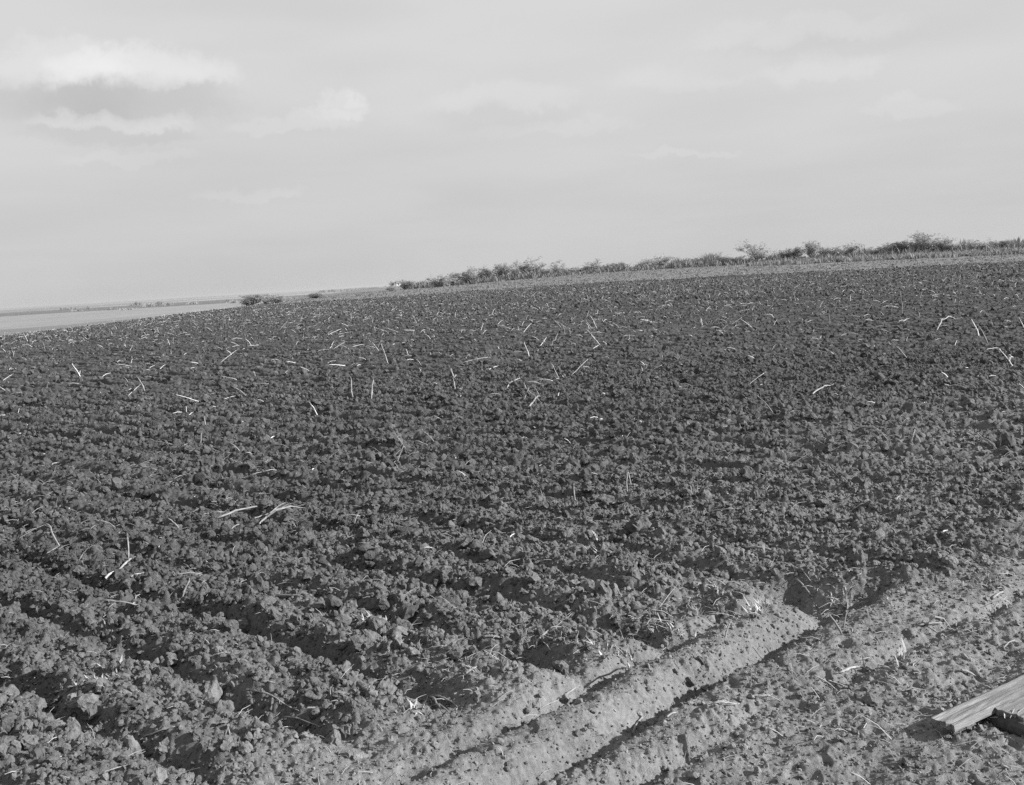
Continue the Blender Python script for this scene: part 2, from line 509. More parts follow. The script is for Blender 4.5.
def lumpy(v, seed, amt):
    r = np.random.default_rng(seed)
    out = v.copy()
    for k in range(5):       # flatten a few broken faces
        n = r.normal(size=3); n /= np.linalg.norm(n)
        lim = r.uniform(0.45, 0.8)
        dd = out @ n
        out = out - np.outer(np.maximum(0, dd - lim) * 0.9, n)
    ph = r.uniform(0, 6.28, (6, 1)); fr = r.normal(size=(6, 3)) * 3.2
    wob = np.sin(fr @ v.T + ph).mean(0)
    out = out * (1 + amt * wob * 1.6)[:, None] + r.normal(size=v.shape) * amt * 0.22
    return out

PROTO = {s: [lumpy(ico(s)[0], 100 + 10 * s + i, 0.26) for i in range(8)] for s in (1, 2, 3)}
FACE = {s: ico(s)[1] for s in (1, 2, 3)}

def rand_rot(n):
    q = RNG.normal(size=(n, 4)); q /= np.linalg.norm(q, axis=1)[:, None]
    a, b, c, d = q.T
    return np.stack((1 - 2 * (c * c + d * d), 2 * (b * c - a * d), 2 * (b * d + a * c),
                     2 * (b * c + a * d), 1 - 2 * (b * b + d * d), 2 * (c * d - a * b),
                     2 * (b * d - a * c), 2 * (c * d + a * b), 1 - 2 * (b * b + c * c)), 1).reshape(n, 3, 3)

def clod_set(n, r0, r1, smin, smax, power, sub, head_keep, half=0.56):
    r = np.sqrt(RNG.uniform(r0 * r0, r1 * r1, n)); a = RNG.uniform(-half, half, n)
    x, y = r * np.sin(a), r * np.cos(a)
    pl, inside = masks(x, y)
    u = RNG.uniform(0, 1, n)
    size = smin * (1 - u * (1 - (smin / smax) ** power)) ** (-1 / power)
    keep = (RNG.uniform(0, 1, n) < np.maximum(pl, head_keep)) & inside
    patch = vnoise(x * 2.3, y * 2.3, 201)
    keep &= RNG.uniform(0, 1, n) < 0.6 + 0.5 * patch
    size = np.where(pl < 0.4, np.minimum(size, smin * 1.8), size)
    x, y, size = x[keep], y[keep], size[keep]
    n = len(x)
    z = height(x, y)
    sc = size[:, None] * RNG.uniform(0.75, 1.25, (n, 3)); sc[:, 2] *= 0.85
    rot = rand_rot(n)
    which = RNG.integers(0, 8, n)
    base = np.stack(PROTO[sub])[which]                      # n, nv, 3
    p = np.einsum('nij,nvj->nvi', rot, base * sc[:, None, :])
    p[:, :, 0] += x[:, None]; p[:, :, 1] += y[:, None]; p[:, :, 2] += (z + size * RNG.uniform(-0.1, 0.45, n))[:, None]
    nv = base.shape[1]
    f = FACE[sub][None] + (np.arange(n) * nv)[:, None, None]
    alb = ground_albedo(x, y) * RNG.uniform(0.72, 1.3, n)
    return p.reshape(-1, 3), f.reshape(-1, 3), np.repeat(alb, nv)

def build_clods():
    sets = [clod_set(190, 4.4, 12, 0.045, 0.066, 2.5, 3, 0.0),
            clod_set(2900, 3.6, 10, 0.024, 0.052, 2.8, 3, 0.03),
            clod_set(33000, 3.6, 10, 0.009, 0.024, 1.5, 2, 0.22),
            clod_set(80000, 3.4, 9, 0.004, 0.010, 1.2, 1, 0.8),
            clod_set(500, 10, 30, 0.055, 0.085, 2.5, 3, 0.0),
            clod_set(13000, 10, 22, 0.024, 0.062, 2.6, 2, 0.02),
            clod_set(36000, 10, 22, 0.011, 0.024, 1.4, 1, 0.05),
            clod_set(30000, 22, 60, 0.032, 0.080, 2.2, 1, 0.02),
            clod_set(30000, 55, 132, 0.06, 0.14, 2.0, 1, 0.0)]
    V, F, A, off = [], [], [], 0
    for v, f, a in sets:
        V.append(v); F.append(f + off); A.append(a); off += len(v)
    V, F, A = np.vstack(V), np.vstack(F), np.concatenate(A)
    me = np_mesh('soil_clods', V, F.ravel(), np.full(len(F), 3), M_CLOD, False)
    me.attributes.new('alb', 'FLOAT', 'POINT').data.foreach_set('value', A.astype(np.float32))
    o = link('soil_clods', me)
    tag(o, 'crumbly dark clods of turned soil over the ploughed field', None, None, 'stuff')
    print('clod faces', len(F))
build_clods()
# ------------------------------------------------------------------ the hazy air of the valley
def haze(density):
    m = bpy.data.materials.new('haze_air')
    m.use_nodes = True
    t = NT(m.node_tree)
    v = t.n('ShaderNodeVolumePrincipled', {'Color': (.66, .66, .66, 1), 'Density': density, 'Anisotropy': 0.2})
    t.t.links.new(v.outputs[0], t.n('ShaderNodeOutputMaterial').inputs['Volume'])
    mb = MB()
    b = 30000.0
    mb.v = [Vector(p) for p in ((-b, -b, -24), (b, -b, -24), (b, b, -24), (-b, b, -24), (-b, -b, 14), (b, -b, 14), (b, b, 14), (-b, b, 14))]
    mb.f = [(3, 2, 1, 0), (4, 5, 6, 7), (0, 1, 5, 4), (1, 2, 6, 5), (2, 3, 7, 6), (3, 0, 4, 7)]
    tag(link('haze', mb.mesh('haze', m)), 'thin pale haze over the far valley', None, None, 'stuff')
haze(HAZE)
#NEXT

# ------------------------------------------------------------------ scrub along the hill crest
def grow(mb_w, mb_l, base, h, wdt, rng, stems=5, leaves=900, leaf=0.16, lean=0.0, bare=0.2, spread=1.0, flare=0.5):
    """several stems that fork into twigs; leaves sit along the outer twigs"""
    tips = []
    def branch(p, d, ln, r, depth):
        pts, rs = [Vector(p)], [r]
        n = 4
        q, dd = Vector(p), Vector(d)
        for i in range(n):
            dd = (dd + Vector((rng.gauss(0, .22), rng.gauss(0, .22), rng.gauss(0.06, .12)))).normalized()
            q = q + dd * ln / n
            pts.append(q.copy()); rs.append(r * (1 - 0.6 * (i + 1) / n))
        mb_w.tube(pts, rs, 4 if depth else 5, False)
        if depth >= 1 or stems > 7:
            tips.extend((pts[i], pts[i + 1], depth) for i in range(0 if depth == 0 else 1, n) for _ in range(3 if depth == 0 else 1))
        if depth < 3:
            for k in range(rng.randint(2, 4)):
                i = rng.randint(1, n)
                nd = (dd * 0.6 + Vector((rng.gauss(0, .6), rng.gauss(0, .6), rng.uniform(-.1, .7)))).normalized()
                branch(pts[i], nd, ln * rng.uniform(.5, .75), rs[i] * .65, depth + 1)
    for s in range(stems):
        a = rng.uniform(0, 6.283)
        off = Vector((0, 0, 0))
        d = Vector((math.cos(a) * flare + lean, math.sin(a) * flare, 1.0)).normalized()
        branch(Vector(base) + off, d, h * rng.uniform(.42, .62), 0.035 + 0.012 * h, 0)
    for i in range(leaves):
        p0, p1, dep = tips[rng.randrange(len(tips))]
        if rng.random() < bare and dep < 3: continue
        p = p0.lerp(p1, rng.random()) + Vector((rng.gauss(0, 1), rng.gauss(0, 1), rng.gauss(0, .8))) * (0.30 if dep == 0 else 0.13) * spread
        u = Vector((rng.gauss(0, 1), rng.gauss(0, 1), rng.gauss(0, .6))).normalized()
        v = u.orthogonal().normalized()
        v = (v * math.cos(i) + u.cross(v) * math.sin(i))
        s = leaf * rng.uniform(.6, 1.5)
        mb_l.quad(p - u * s, p - v * s * .45, p + u * s, p + v * s * .45)

def plant_variant(seed, h, wdt, stems, leaves, leaf, flare, bare, mat):
    rng = random.Random(seed)
    a, b = MB(), MB()
    grow(a, b, (0, 0, 0), h, wdt, rng, stems, leaves, leaf, 0, bare, 1.0, flare)
    vs = np.array([tuple(v) for v in b.v])
    top = np.percentile(vs[:, 2], 99); half = np.percentile(np.abs(vs[:, :2]), 97)
    return a.mesh('branches', M_TWIG), b.mesh('crown', mat), top, 2 * half

BUSHES = [plant_variant(300 + i, 2.6, 3.4, 10, 2300, 0.10, 0.50, 0.10, M_FOLIAGE if i % 3 else M_FOLIAGE_DARK) for i in range(5)]
TREES = [plant_variant(400 + i, 4.4, 3.6, 8, 2800, 0.11, 0.36, 0.12, M_FOLIAGE) for i in range(3)]
SPARSE = [plant_variant(500 + i, 3.4, 3.0, 8, 1300, 0.10, 0.50, 0.2, M_FOLIAGE_DARK) for i in range(2)]

def on_ground(px, depth):
    d = pix_dir(px, 270)
    x = d.x / d.y * depth
    return x, depth

def plant(kind, px, depth, w_px, top_px, label, group, n, sink=0.1):
    """top_px: photo row its top reaches; the size follows from the distance"""
    x, y = on_ground(px, depth)
    z = zat(x, y, False)
    d = pix_dir(px, top_px)
    h = CAM_H + d.z / d.y * y - z
    h = max(h * 1.12, 0.9)
    wd = w_px / FPX * depth
    src = {'bush': BUSHES, 'tree': TREES, 'sparse': SPARSE}[kind]
    br, cr, top, half = src[n % len(src)]
    name = 'tree' if kind == 'tree' else 'bush'
    o = empty(name, (x, y, z - sink), (n * 2.399) % 6.283)
    o.scale = (1.35 * wd / half, 1.35 * wd / half, h / top)
    link('trunk' if kind == 'tree' else 'branches', br, o)
    link('crown', cr, o)
    tag(o, label, name, group)
    return o

HEDGE = 'scrub along the hill crest beyond the field'
PLANTS = [
 # kind, px, depth, width px, top row, label
 ('bush', 247, 150, 16, 296, 'pale low bush on the left crest in front of the light valley field'),
 ('bush', 263, 152, 7, 300, 'tiny bush between the two bushes at the left crest'),
 ('bush', 275, 150, 15, 295, 'round dark bush on the left crest beside a tiny one'),
 ('bush', 314, 175, 12, 295, 'flat dark bush alone on the crest between the valley field and the scrub'),
 ('bush', 391, 215, 9, 286, 'small dark bush standing just left of and below the white farmhouse'),
 ('bush', 404, 220, 10, 282, 'small pale bush right in front of the white farmhouse'),
 ('bush', 420, 238, 12, 282, 'very low bush first to the right of the white farmhouse'),
 ('bush', 441, 225, 18, 276, 'dark rounded bush at the left end of the dense scrub'),
 ('bush', 455, 235, 12, 274, 'narrow grey bush squeezed beside the dark rounded bush'),
 ('tree', 467, 232, 15, 269, 'small upright tree with a bare stem, first tree of the scrub row'),
 ('bush', 484, 238, 15, 270, 'bush filling the gap between the first small tree and the big clump'),
 ('tree', 501, 240, 17, 265, 'small tree leaning on the left side of the tallest broad tree'),
 ('tree', 519, 240, 31, 261, 'tallest and broadest tree of the left scrub, with a wide open crown'),
 ('bush', 535, 243, 14, 266, 'bush tucked under the right side of the broad tree'),
 ('bush', 547, 240, 15, 269, 'low bush just right of the bush under the broad tree'),
 ('sparse', 559, 236, 14, 262, 'thin twiggy bush with sparse leaves right of the left clump'),
 ('bush', 578, 238, 22, 267, 'long low bush between two twiggy ones'),
 ('sparse', 594, 236, 15, 261, 'sparse upright bush poking above the long low bush'),
 ('bush', 613, 238, 20, 264, 'middle bush with a rounded even top, right of the sparse upright one'),
 ('bush', 629, 238, 14, 267, 'lowest bush of the middle scrub, in a dip of the row'),
 ('sparse', 647, 236, 15, 260, 'twiggy bush left of a leafy pair in the middle scrub'),
 ('bush', 661, 236, 18, 257, 'leafy bush, the taller of a pair in the middle scrub'),
 ('bush', 677, 236, 14, 261, 'leafy bush, the shorter of a pair in the middle scrub'),
 ('bush', 693, 234, 19, 259, 'spreading bush right of the leafy pair'),
 ('sparse', 715, 232, 17, 254, 'scraggly bush with bare shoots above a flat hedge'),
 ('bush', 735, 230, 20, 257, 'dense flat-topped bush left of the big dark twiggy bush'),
 ('sparse', 759, 222, 27, 243, 'big dark bush with bare twigs on top, the tallest of the middle row'),
 ('bush', 776, 226, 15, 254, 'bush leaning against the right of the big dark twiggy bush'),
 ('bush', 792, 224, 17, 249, 'rounded bush left of the small open tree'),
 ('tree', 812, 222, 15, 243, 'small open tree with wind-blown crown in a gap of the right scrub'),
 ('bush', 831, 224, 15, 248, 'low bush right of the small open tree'),
 ('bush', 850, 222, 22, 245, 'wide bush with a ragged top above the fence'),
 ('bush', 873, 222, 17, 248, 'low even bush between the ragged wide bush and a tall one'),
 ('bush', 896, 218, 25, 243, 'broad leafy bush just left of the tallest tree on the right'),
 ('tree', 922, 216, 27, 235, 'tallest tree of the right end, bushy and full'),
 ('bush', 942, 217, 17, 242, 'bush under the right side of the tallest right tree'),
 ('sparse', 950, 215, 10, 237, 'slim spiky bush sticking up right of the tallest right tree'),
 ('bush', 971, 215, 27, 241, 'long rounded bush near the right end of the row'),
 ('bush', 1005, 214, 13, 241, 'small bush alone at the far right end of the crest'),
]
for i, (k, px, dep, wp, tp, lab) in enumerate(PLANTS):
    plant(k, px, dep, wp, tp, lab, HEDGE if px > 380 else 'bushes on the left crest', i)

def blades_mesh(name, xs, ys, hs, ws, per, lean, mat, kink=False, fine=False, rng=RNG):
    """grass or weeds: little bent blades, one mesh"""
    n = len(xs)
    z = height(xs, ys, fine) - 0.02
    m = n * per
    X = np.repeat(xs, per) + rng.normal(0, 1, m) * np.repeat(ws, per) * 0.6
    Y = np.repeat(ys, per) + rng.normal(0, 1, m) * np.repeat(ws, per) * 0.6
    H = np.repeat(hs, per) * rng.uniform(0.5, 1.25, m)
    Wd = np.repeat(ws, per) * rng.uniform(0.15, 0.35, m)
    a = rng.uniform(0, 6.283, m); ln = rng.normal(0, lean, m) * H
    ca, sa = np.cos(a), np.sin(a)
    Z = np.repeat(z, per)
    V = np.empty((m, 5, 3))
    V[:, 0] = np.stack((X - ca * Wd, Y - sa * Wd, Z), 1)
    V[:, 1] = np.stack((X + ca * Wd, Y + sa * Wd, Z), 1)
    V[:, 2] = np.stack((X + ca * Wd * .8 - sa * ln * .4, Y + sa * Wd * .8 + ca * ln * .4, Z + H * .6), 1)
    V[:, 3] = np.stack((X - ca * Wd * .8 - sa * ln * .4, Y - sa * Wd * .8 + ca * ln * .4, Z + H * .6), 1)
    V[:, 4] = np.stack((X - sa * ln, Y + ca * ln, Z + H), 1)
    b = (np.arange(m) * 5)[:, None]
    F = np.concatenate((b + np.array([[0, 1, 2, 3]]), b + np.array([[3, 2, 4]])), 1).ravel()
    sizes = np.tile([4, 3], m)
    return np_mesh(name, V.reshape(-1, 3), F, sizes, mat, False)

# low undergrowth at the foot of the scrub
n = 4200
px = RNG.uniform(415, 1035, n); dep = 236 - (px - 512) * 0.035 + RNG.normal(0, 5, n)
xs = (px - 512) / FPX * dep
me = blades_mesh('undergrowth', xs, dep, RNG.uniform(0.5, 1.9, n) * (0.40 + 1.3 * vnoise(px / 11.0, px * 0, 9) * vnoise(px / 37.0, px * 0, 19)), RNG.uniform(0.25, 0.6, n), 7, 0.6, M_GRASS)
tag(link('undergrowth', me), 'low weeds and brush massed at the foot of the scrub', None, None, 'stuff')

# dark weeds along the field's far edge on the right
n = 900
px = RNG.uniform(755, 1035, n)
dep = 186 - (px - 755) * 0.11 + RNG.normal(0, 2.2, n)
keep = vnoise(px / 22.0, dep * 0 + 3.0, 5) > 0.38
px, dep = px[keep], dep[keep]
xs = (px - 512) / FPX * dep
me = blades_mesh('weeds', xs, dep, RNG.uniform(0.35, 0.95, len(xs)), RNG.uniform(0.3, 0.6, len(xs)), 7, 0.5, M_FOLIAGE_DARK)
tag(link('weeds', me), 'dark weeds along the old fence line above the field', None, None, 'stuff')

# grass on the strip between the field and the scrub, and on the slope falling to the left
n = 15000
ys = RNG.uniform(108, 245, n); px = RNG.uniform(-60, 1080, n)
xs = (px - 512) / FPX * ys
keep = ~masks(xs, ys)[1]
xs, ys = xs[keep], ys[keep]
me = blades_mesh('grass', xs, ys, RNG.uniform(0.06, 0.20, len(xs)), RNG.uniform(0.15, 0.4, len(xs)), 4, 0.7, M_GRASS)
tag(link('grass', me), 'pale grass on the strip beyond the ploughed field', None, None, 'stuff')

# far wood at the horizon
cl = RNG.uniform(20, 330, 17); cd = RNG.uniform(1900, 3600, 17)
px = np.concatenate((RNG.uniform(326, 384, 330), RNG.normal(265, 5, 60), np.repeat(cl, 6) + RNG.normal(0, 2.0, 102)))
dep = np.concatenate((RNG.normal(4600, 120, 330), RNG.normal(3900, 40, 60), np.repeat(cd, 6) + RNG.normal(0, 8, 102)))
n = len(px)
xs = (px - 512) / FPX * dep
me = blades_mesh('far_woods', xs, dep, RNG.uniform(4.0, 10.0, n) * np.minimum(1, dep / 3600), RNG.uniform(8, 16, n) * np.minimum(1, dep / 3600), 9, 0.3, M_FOLIAGE_DARK)
tag(link('far_woods', me), 'thin lines of far woods low on the horizon', None, None, 'stuff')

# ------------------------------------------------------------------ fence on the rise
def fence():
    pxs = [806, 831, 856, 887, 920, 953, 986, 1015, 1040]
    pts = []
    for i, p in enumerate(pxs):
        dep = 178 - (p - 800) * 0.10
        x, y = on_ground(p, dep)
        pts.append(Vector((x, y, zat(x, y, False))))
    root = empty('fence', pts[0])
    tag(root, 'thin wire fence with weathered posts on the rise below the right scrub', 'fence')
    rng = random.Random(4)
    for p in pts:
        m = MB()
        q = p - pts[0]
        h = rng.uniform(1.15, 1.45)
        m.tube([q + Vector((0, 0, -.3)), q + Vector((rng.gauss(0, .03), 0, h * .5)), q + Vector((rng.gauss(0, .07), 0, h))], [.085, .08, .07], 7)
        link('post', m.mesh('post', M_POST), root)
    for hgt_ in (.4, .75, 1.1):
        m = MB()
        m.tube([p - pts[0] + Vector((0, 0.09, hgt_)) for p in pts], [.006] * len(pts), 4)
        link('wire', m.mesh('wire', M_WIRE), root)
fence()

# ------------------------------------------------------------------ farmhouse far beyond the crest
def box(m, x0, x1, y0, y1, z0, z1):
    b = len(m.v)
    m.v += [Vector(p) for p in ((x0, y0, z0), (x1, y0, z0), (x1, y1, z0), (x0, y1, z0), (x0, y0, z1), (x1, y0, z1), (x1, y1, z1), (x0, y1, z1))]
    for f in ((3, 2, 1, 0), (4, 5, 6, 7), (0, 1, 5, 4), (1, 2, 6, 5), (2, 3, 7, 6), (3, 0, 4, 7)):
        m.f.append(tuple(b + i for i in f))

def farmhouse():
    y = 905.0
    x = (408 - 512) / FPX * y
    o = empty('farmhouse', (x, y, zat(x, y, False) - 0.2), rad(14))
    tag(o, 'tiny white farmhouse with a gable roof on the horizon left of the scrub', 'house')
    m = MB(); box(m, -4.2, 4.2, -2.6, 2.6, 0, 2.7)
    for sx in (-4.2, 4.2):
        b = len(m.v); m.v += [Vector((sx, -2.6, 2.7)), Vector((sx, 2.6, 2.7)), Vector((sx, 0, 4.3))]; m.f.append((b, b + 1, b + 2))
    link('wall', m.mesh('wall', M_WHITE), o)
    m = MB()
    for s in (-1, 1):
        b = len(m.v)
        for z_ in (0.03, 0.17):
            m.v += [Vector((-4.6, s * 3.0, 2.46 + z_)), Vector((4.6, s * 3.0, 2.46 + z_)), Vector((4.6, 0, 4.3 + z_)), Vector((-4.6, 0, 4.3 + z_))]
        for f in ((0, 1, 2, 3), (7, 6, 5, 4), (0, 4, 5, 1), (1, 5, 6, 2), (2, 6, 7, 3), (3, 7, 4, 0)):
            m.f.append(tuple(b + i for i in f))
    rf = link('roof', m.mesh('roof', M_ROOF), o)
    m = MB(); box(m, 1.2, 1.9, -.35, .35, 3.9, 5.2)
    link('chimney', m.mesh('chimney', M_BARK), rf)
    for wx in (-2.4, 2.2):
        m = MB(); box(m, wx - .45, wx + .45, -2.66, -2.603, 1.0, 2.1)
        link('window', m.mesh('window', M_GLASS), o)
    m = MB(); box(m, -.5, .45, -2.66, -2.603, 0.1, 2.1)
    link('door', m.mesh('door', M_POST), o)
    a, b, top, half = TREES[0]
    t = empty('tree', (x - 7.0, y + 2, zat(x - 7.0, y + 2, False) - .2))
    t.scale = (4.5 / half, 4.5 / half, 4.6 / top)
    link('trunk', a, t); link('crown', b, t)
    tag(t, 'tiny dark tree against the left end of the white farmhouse', 'tree')
farmhouse()

# ------------------------------------------------------------------ boards in the near corner
def board(name, length, width, thick, seed, mat, ends=0.03):
    """sawn board lying along +X from 0, centred on Y, with split ends and worn edges"""
    rng = random.Random(seed)
    nl, nw = 36, 10
    m = MB()
    cut0 = [rng.uniform(0, ends) + (ends * 0.9 if rng.random() < .25 else 0) for _ in range(nw + 1)]
    cut1 = [rng.uniform(0, ends) for _ in range(nw + 1)]
    crack = [0.0] * (nw + 1)
    for k in (2, 5, 7): crack[k] = rng.uniform(.06, .35)
    top, bot = [], []
    for i in range(nl + 1):
        t = i / nl
        rt, rb = [], []
        for k in range(nw + 1):
            s = k / nw
            x = t * length
            x = x + cut0[k] * (1 - min(1, t * 8)) - cut1[k] * (1 - min(1, (1 - t) * 8))
            yv = (s - .5) * width + 0.002 * math.sin(t * 9 + seed)
            edge = 0.005 if k in (0, nw) else 0.0
            dz = -edge - (0.006 * max(0, crack[k] - t) / .5 if crack[k] else 0) + 0.0016 * math.sin(11 * s + 5 * t + seed) + rng.gauss(0, .0006)
            cup = 0.004 * (2 * s - 1) ** 2
            m.v.append(Vector((x, yv, thick + dz + cup))); rt.append(len(m.v) - 1)
        for k in range(nw + 1):
            v = m.v[rt[k]]
            m.v.append(Vector((v.x + 0.004, v.y * 1.005, 0.0))); rb.append(len(m.v) - 1)
        top.append(rt); bot.append(rb)
    for i in range(nl):
        for k in range(nw):
            m.f.append((top[i][k], top[i + 1][k], top[i + 1][k + 1], top[i][k + 1]))
            m.f.append((bot[i][k], bot[i][k + 1], bot[i + 1][k + 1], bot[i + 1][k]))
        m.f.append((bot[i][0], bot[i + 1][0], top[i + 1][0], top[i][0]))
        m.f.append((top[i][nw], top[i + 1][nw], bot[i + 1][nw], bot[i][nw]))
    for k in range(nw):
        m.f.append((bot[0][k], top[0][k], top[0][k + 1], bot[0][k + 1]))
        m.f.append((top[nl][k], bot[nl][k], bot[nl][k + 1], top[nl][k + 1]))
    return m.mesh(name, mat, False)

def at_z(px, py, z):
    d = pix_dir(px, py)
    k = (z - CAM_H) / d.z
    return Vector((d.x * k, d.y * k, z))

gz = max(zat(x_, y_, False) for x_, y_ in ((1.65, 4.2), (1.75, 4.15), (1.9, 4.2), (2.1, 4.3))) + 0.012
zt = gz + 0.026                                             # top of the planks
e1, e2 = at_z(931, 717, zt), at_z(951.5, 727.5, zt)
BD = (at_z(1012, 690, zt) - (e1 + e2) / 2).normalized()
BA = math.atan2(BD.y, BD.x)
nrm = Vector((-BD.y, BD.x, 0))
wid1 = abs((e1 - e2).dot(nrm))
c1 = (e1 + e2) / 2

b1 = link('board', board('board', 1.7, wid1, 0.026, 3, M_WOOD, 0.012), None, (c1.x, c1.y, zt - 0.026))
b1.rotation_euler = (rad(-2), rad(-0.6), BA)
tag(b1, 'long weathered plank with a split end, reaching farthest over the ground in the corner', 'board', 'boards in the near corner')
e3 = at_z(991, 707.5, zt)
c2 = e3 - nrm * 0.068
b2 = link('board', board('board', 1.4, 0.13, 0.026, 8, M_WOOD, 0.010), None, (c2.x, c2.y, zt - 0.028))
b2.rotation_euler = (rad(1.5), rad(-0.4), BA - 0.03)
tag(b2, 'shorter set back plank lying beside the long split plank', 'board', 'boards in the near corner')
bm_ = MB()
prof = random.Random(9)
TB0 = at_z(975, 714, gz - 0.028)
TBD = Vector((.52, -.85, 0)).normalized()
pts = [TB0 + TBD * (i * .08 - .06) + Vector((prof.gauss(0, .008), prof.gauss(0, .008), prof.gauss(0, .004))) for i in range(12)]
bm_.tube(pts, [.035 + prof.gauss(0, .004) for _ in pts], 12)
me = bm_.mesh('timber', M_BARK, False)
tb = link('timber', me)
tag(tb, 'dark rotten timber lying crosswise under the two pale planks', 'timber')

# ------------------------------------------------------------------ corn stalks
def stalk_mesh(seed, length, r, bend, leaf=False, split=False, mat=None):
    """one dry stalk along +X with a node or two, a bend and a frayed end; returns stalk mesh and leaf mesh"""
    rng = random.Random(seed)
    n = 9
    k = rng.uniform(.35, .65)
    pts, rs = [], []
    y = z = 0.0
    for i in range(n):
        t = i / (n - 1)
        x = t * length
        y = bend * length * max(0, t - k) + 0.012 * length * math.sin(6 * t + seed)
        z = 0.05 * length * math.sin(math.pi * t) * rng.uniform(.6, 1.2) + bend * 0.35 * length * max(0, t - k)
        pts.append(Vector((x, y, z)))
        rs.append(r * (1 - .35 * t) * (1.28 if i in (3, 6) else 1) * rng.uniform(.92, 1.06))
    m = MB(); m.tube(pts, rs, 7)
    for s in range(3 if split else 1):
        d = Vector((1, rng.gauss(0, .35), rng.gauss(.1, .3))).normalized()
        m.blade([pts[-1], pts[-1] + d * length * .08, pts[-1] + d * length * .15], [r * .5, r * .4, r * .1], (0, 1, .2))
    lf = None
    if leaf:
        lm = MB()
        p = pts[3]; sgn = rng.choice((-1, 1)); ll = min(length * .7, .3)
        q = [p, p + Vector((ll * .25, sgn * ll * .2, .04)), p + Vector((ll * .6, sgn * ll * .45, .035)), p + Vector((ll * .8, sgn * ll * .8, -.005))]
        lm.blade(q, [r * .8, r * 1.7, r * 1.4, r * .2], (-.5 * sgn, .8, .25), 0.0007)
        lf = lm.mesh('leaf', M_LEAF)
    return m.mesh('corn_stalk', mat or M_STALK, True), lf

N_STALK = 0
def stalk_obj(a, b, r, label, bend=0.0, leaf=False, split=False, lift=0.0, group='dry corn stalks scattered over the field', name='corn_stalk', cat='corn stalk'):
    """a stalk from ground point a towards point b"""
    global N_STALK
    N_STALK += 1
    a, b = Vector(a), Vector(b)
    d = b - a
    me, lf = stalk_mesh(900 + N_STALK, max(d.length, .04), r, bend, leaf, split)
    o = link(name, me)
    x = d.normalized()
    yv = Vector((0, 0, 1)).cross(x)
    yv = yv.normalized() if yv.length > 1e-4 else Vector((0, 1, 0))
    zv = x.cross(yv)
    o.matrix_world = Matrix((x, yv, zv)).transposed().to_4x4()
    o.location = a + Vector((0, 0, r * .6 + lift))
    tag(o, label, cat, group)
    if lf: link('leaf', lf, o)
    return o

def lying(p1, p2, rpx, label, rise=0.0, **kw):
    """a stalk lying between two spots of the field that were read off the photograph"""
    rpx *= 0.66
    if rise:                                    # leans up out of the soil
        if p1[1] < p2[1]: p1, p2 = p2, p1
        A = ground_hit(*p1)
        k = A.y / FPX
        B = A + Vector(((p2[0] - p1[0]) * k, 0.25 * (p1[1] - p2[1]) * k, (p1[1] - p2[1]) * k))
        A.z -= .01
        return stalk_obj(A, B, rpx * k, label, **kw)
    A, B = ground_hit(*p1), ground_hit(*p2)
    mid = (A + B) / 2
    rr = rpx / FPX * mid.y
    A.z = zat(A.x, A.y) + .004; B.z = zat(B.x, B.y) + .012 + rise
    return stalk_obj(A, B, rr, label, **kw)

def standing(p, top_px, rpx, label, lean=0.0, **kw):
    A = ground_hit(*p)
    h = (p[1] - top_px) / FPX * A.y
    rr = 0.7 * rpx / FPX * A.y
    B = A + Vector((lean * h, 0.1 * h, h))
    A.z -= .02
    return stalk_obj(A, B, rr, label, name='corn_stubble', cat='stubble', group='corn stubble still standing in the field', **kw)

lying((217, 521), (266, 508), 1.6, 'long pale stalk lying left of a forked pair in the left field', leaf=False, split=True)
lying((253, 531), (285, 511), 1.4, 'forked stalk crossing under another, right of the long pale one', bend=.15, leaf=True)
lying((244, 527), (268, 517), 0.9, 'thin stalk crossing behind the forked stalk')
lying((285, 525), (300, 534), 1.3, 'short stalk piece just below the forked stalk', split=True)
lying((45, 527), (60, 552), 1.6, 'stout stalk at the left edge of the picture, pointing down the row', leaf=True)
lying((129, 562), (128, 538), 1.3, 'upper half of a broken stalk, tilted up among clods in the left field', rise=.10)
lying((120, 573), (134, 560), 1.7, 'lower half of a broken stalk, flat and thick, in the left field')
lying((127, 584), (149, 575), 1.5, 'short thick stalk below the broken one in the left field')
lying((182, 598), (190, 582), 1.4, 'short stalk tilted across a furrow, right of the broken stalk', rise=.05)
lying((135, 606), (140, 598), 1.2, 'stubby chip of stalk lower left of the tilted short stalk')
lying((251, 694), (293, 712), 1.5, 'long stalk half buried along the nearest left ridge', split=True)
lying((282, 718), (320, 734), 1.2, 'split stalk running down the mound at the bottom of the left field', leaf=True)
lying((145, 741), (170, 736), 1.4, 'bent stalk at the bottom edge of the field, left of two upright stubs', bend=.35)
standing((224, 741), 727, 1.3, 'left of two stubs leaning apart at the bottom edge', lean=.35)
standing((231, 742), 727, 1.4, 'right of two stubs leaning apart at the bottom edge', lean=-.15)
lying((484, 641), (500, 641), 2.3, 'pale flat stalk flake in the hollow above the mound')
lying((466, 676), (476, 672), 1.9, 'short thick scrap on the crest of the central mound')
for p1, p2, r_, lb in (((430, 700), (443, 712), 1.9, 'thickest stub of the broken clump below the central mound'),
                       ((434, 698), (452, 706), 1.4, 'upper right stub of the broken clump below the central mound'),
                       ((433, 708), (449, 717), 1.5, 'lowest stub of the broken clump below the central mound'),
                       ((441, 703), (458, 711), 1.3, 'outermost right stub of the broken clump below the central mound')):
    lying(p1, p2, r_, lb, split=True)
lying((497, 702), (513, 696), 1.5, 'clean pale stick beside the broken clump, on the smooth soil')
lying((536, 647), (547, 638), 2.2, 'stubby pale piece in front of the left pit')
lying((540, 713), (560, 704), 1.2, 'thin stick at the foot of the smooth mound', bend=.1)
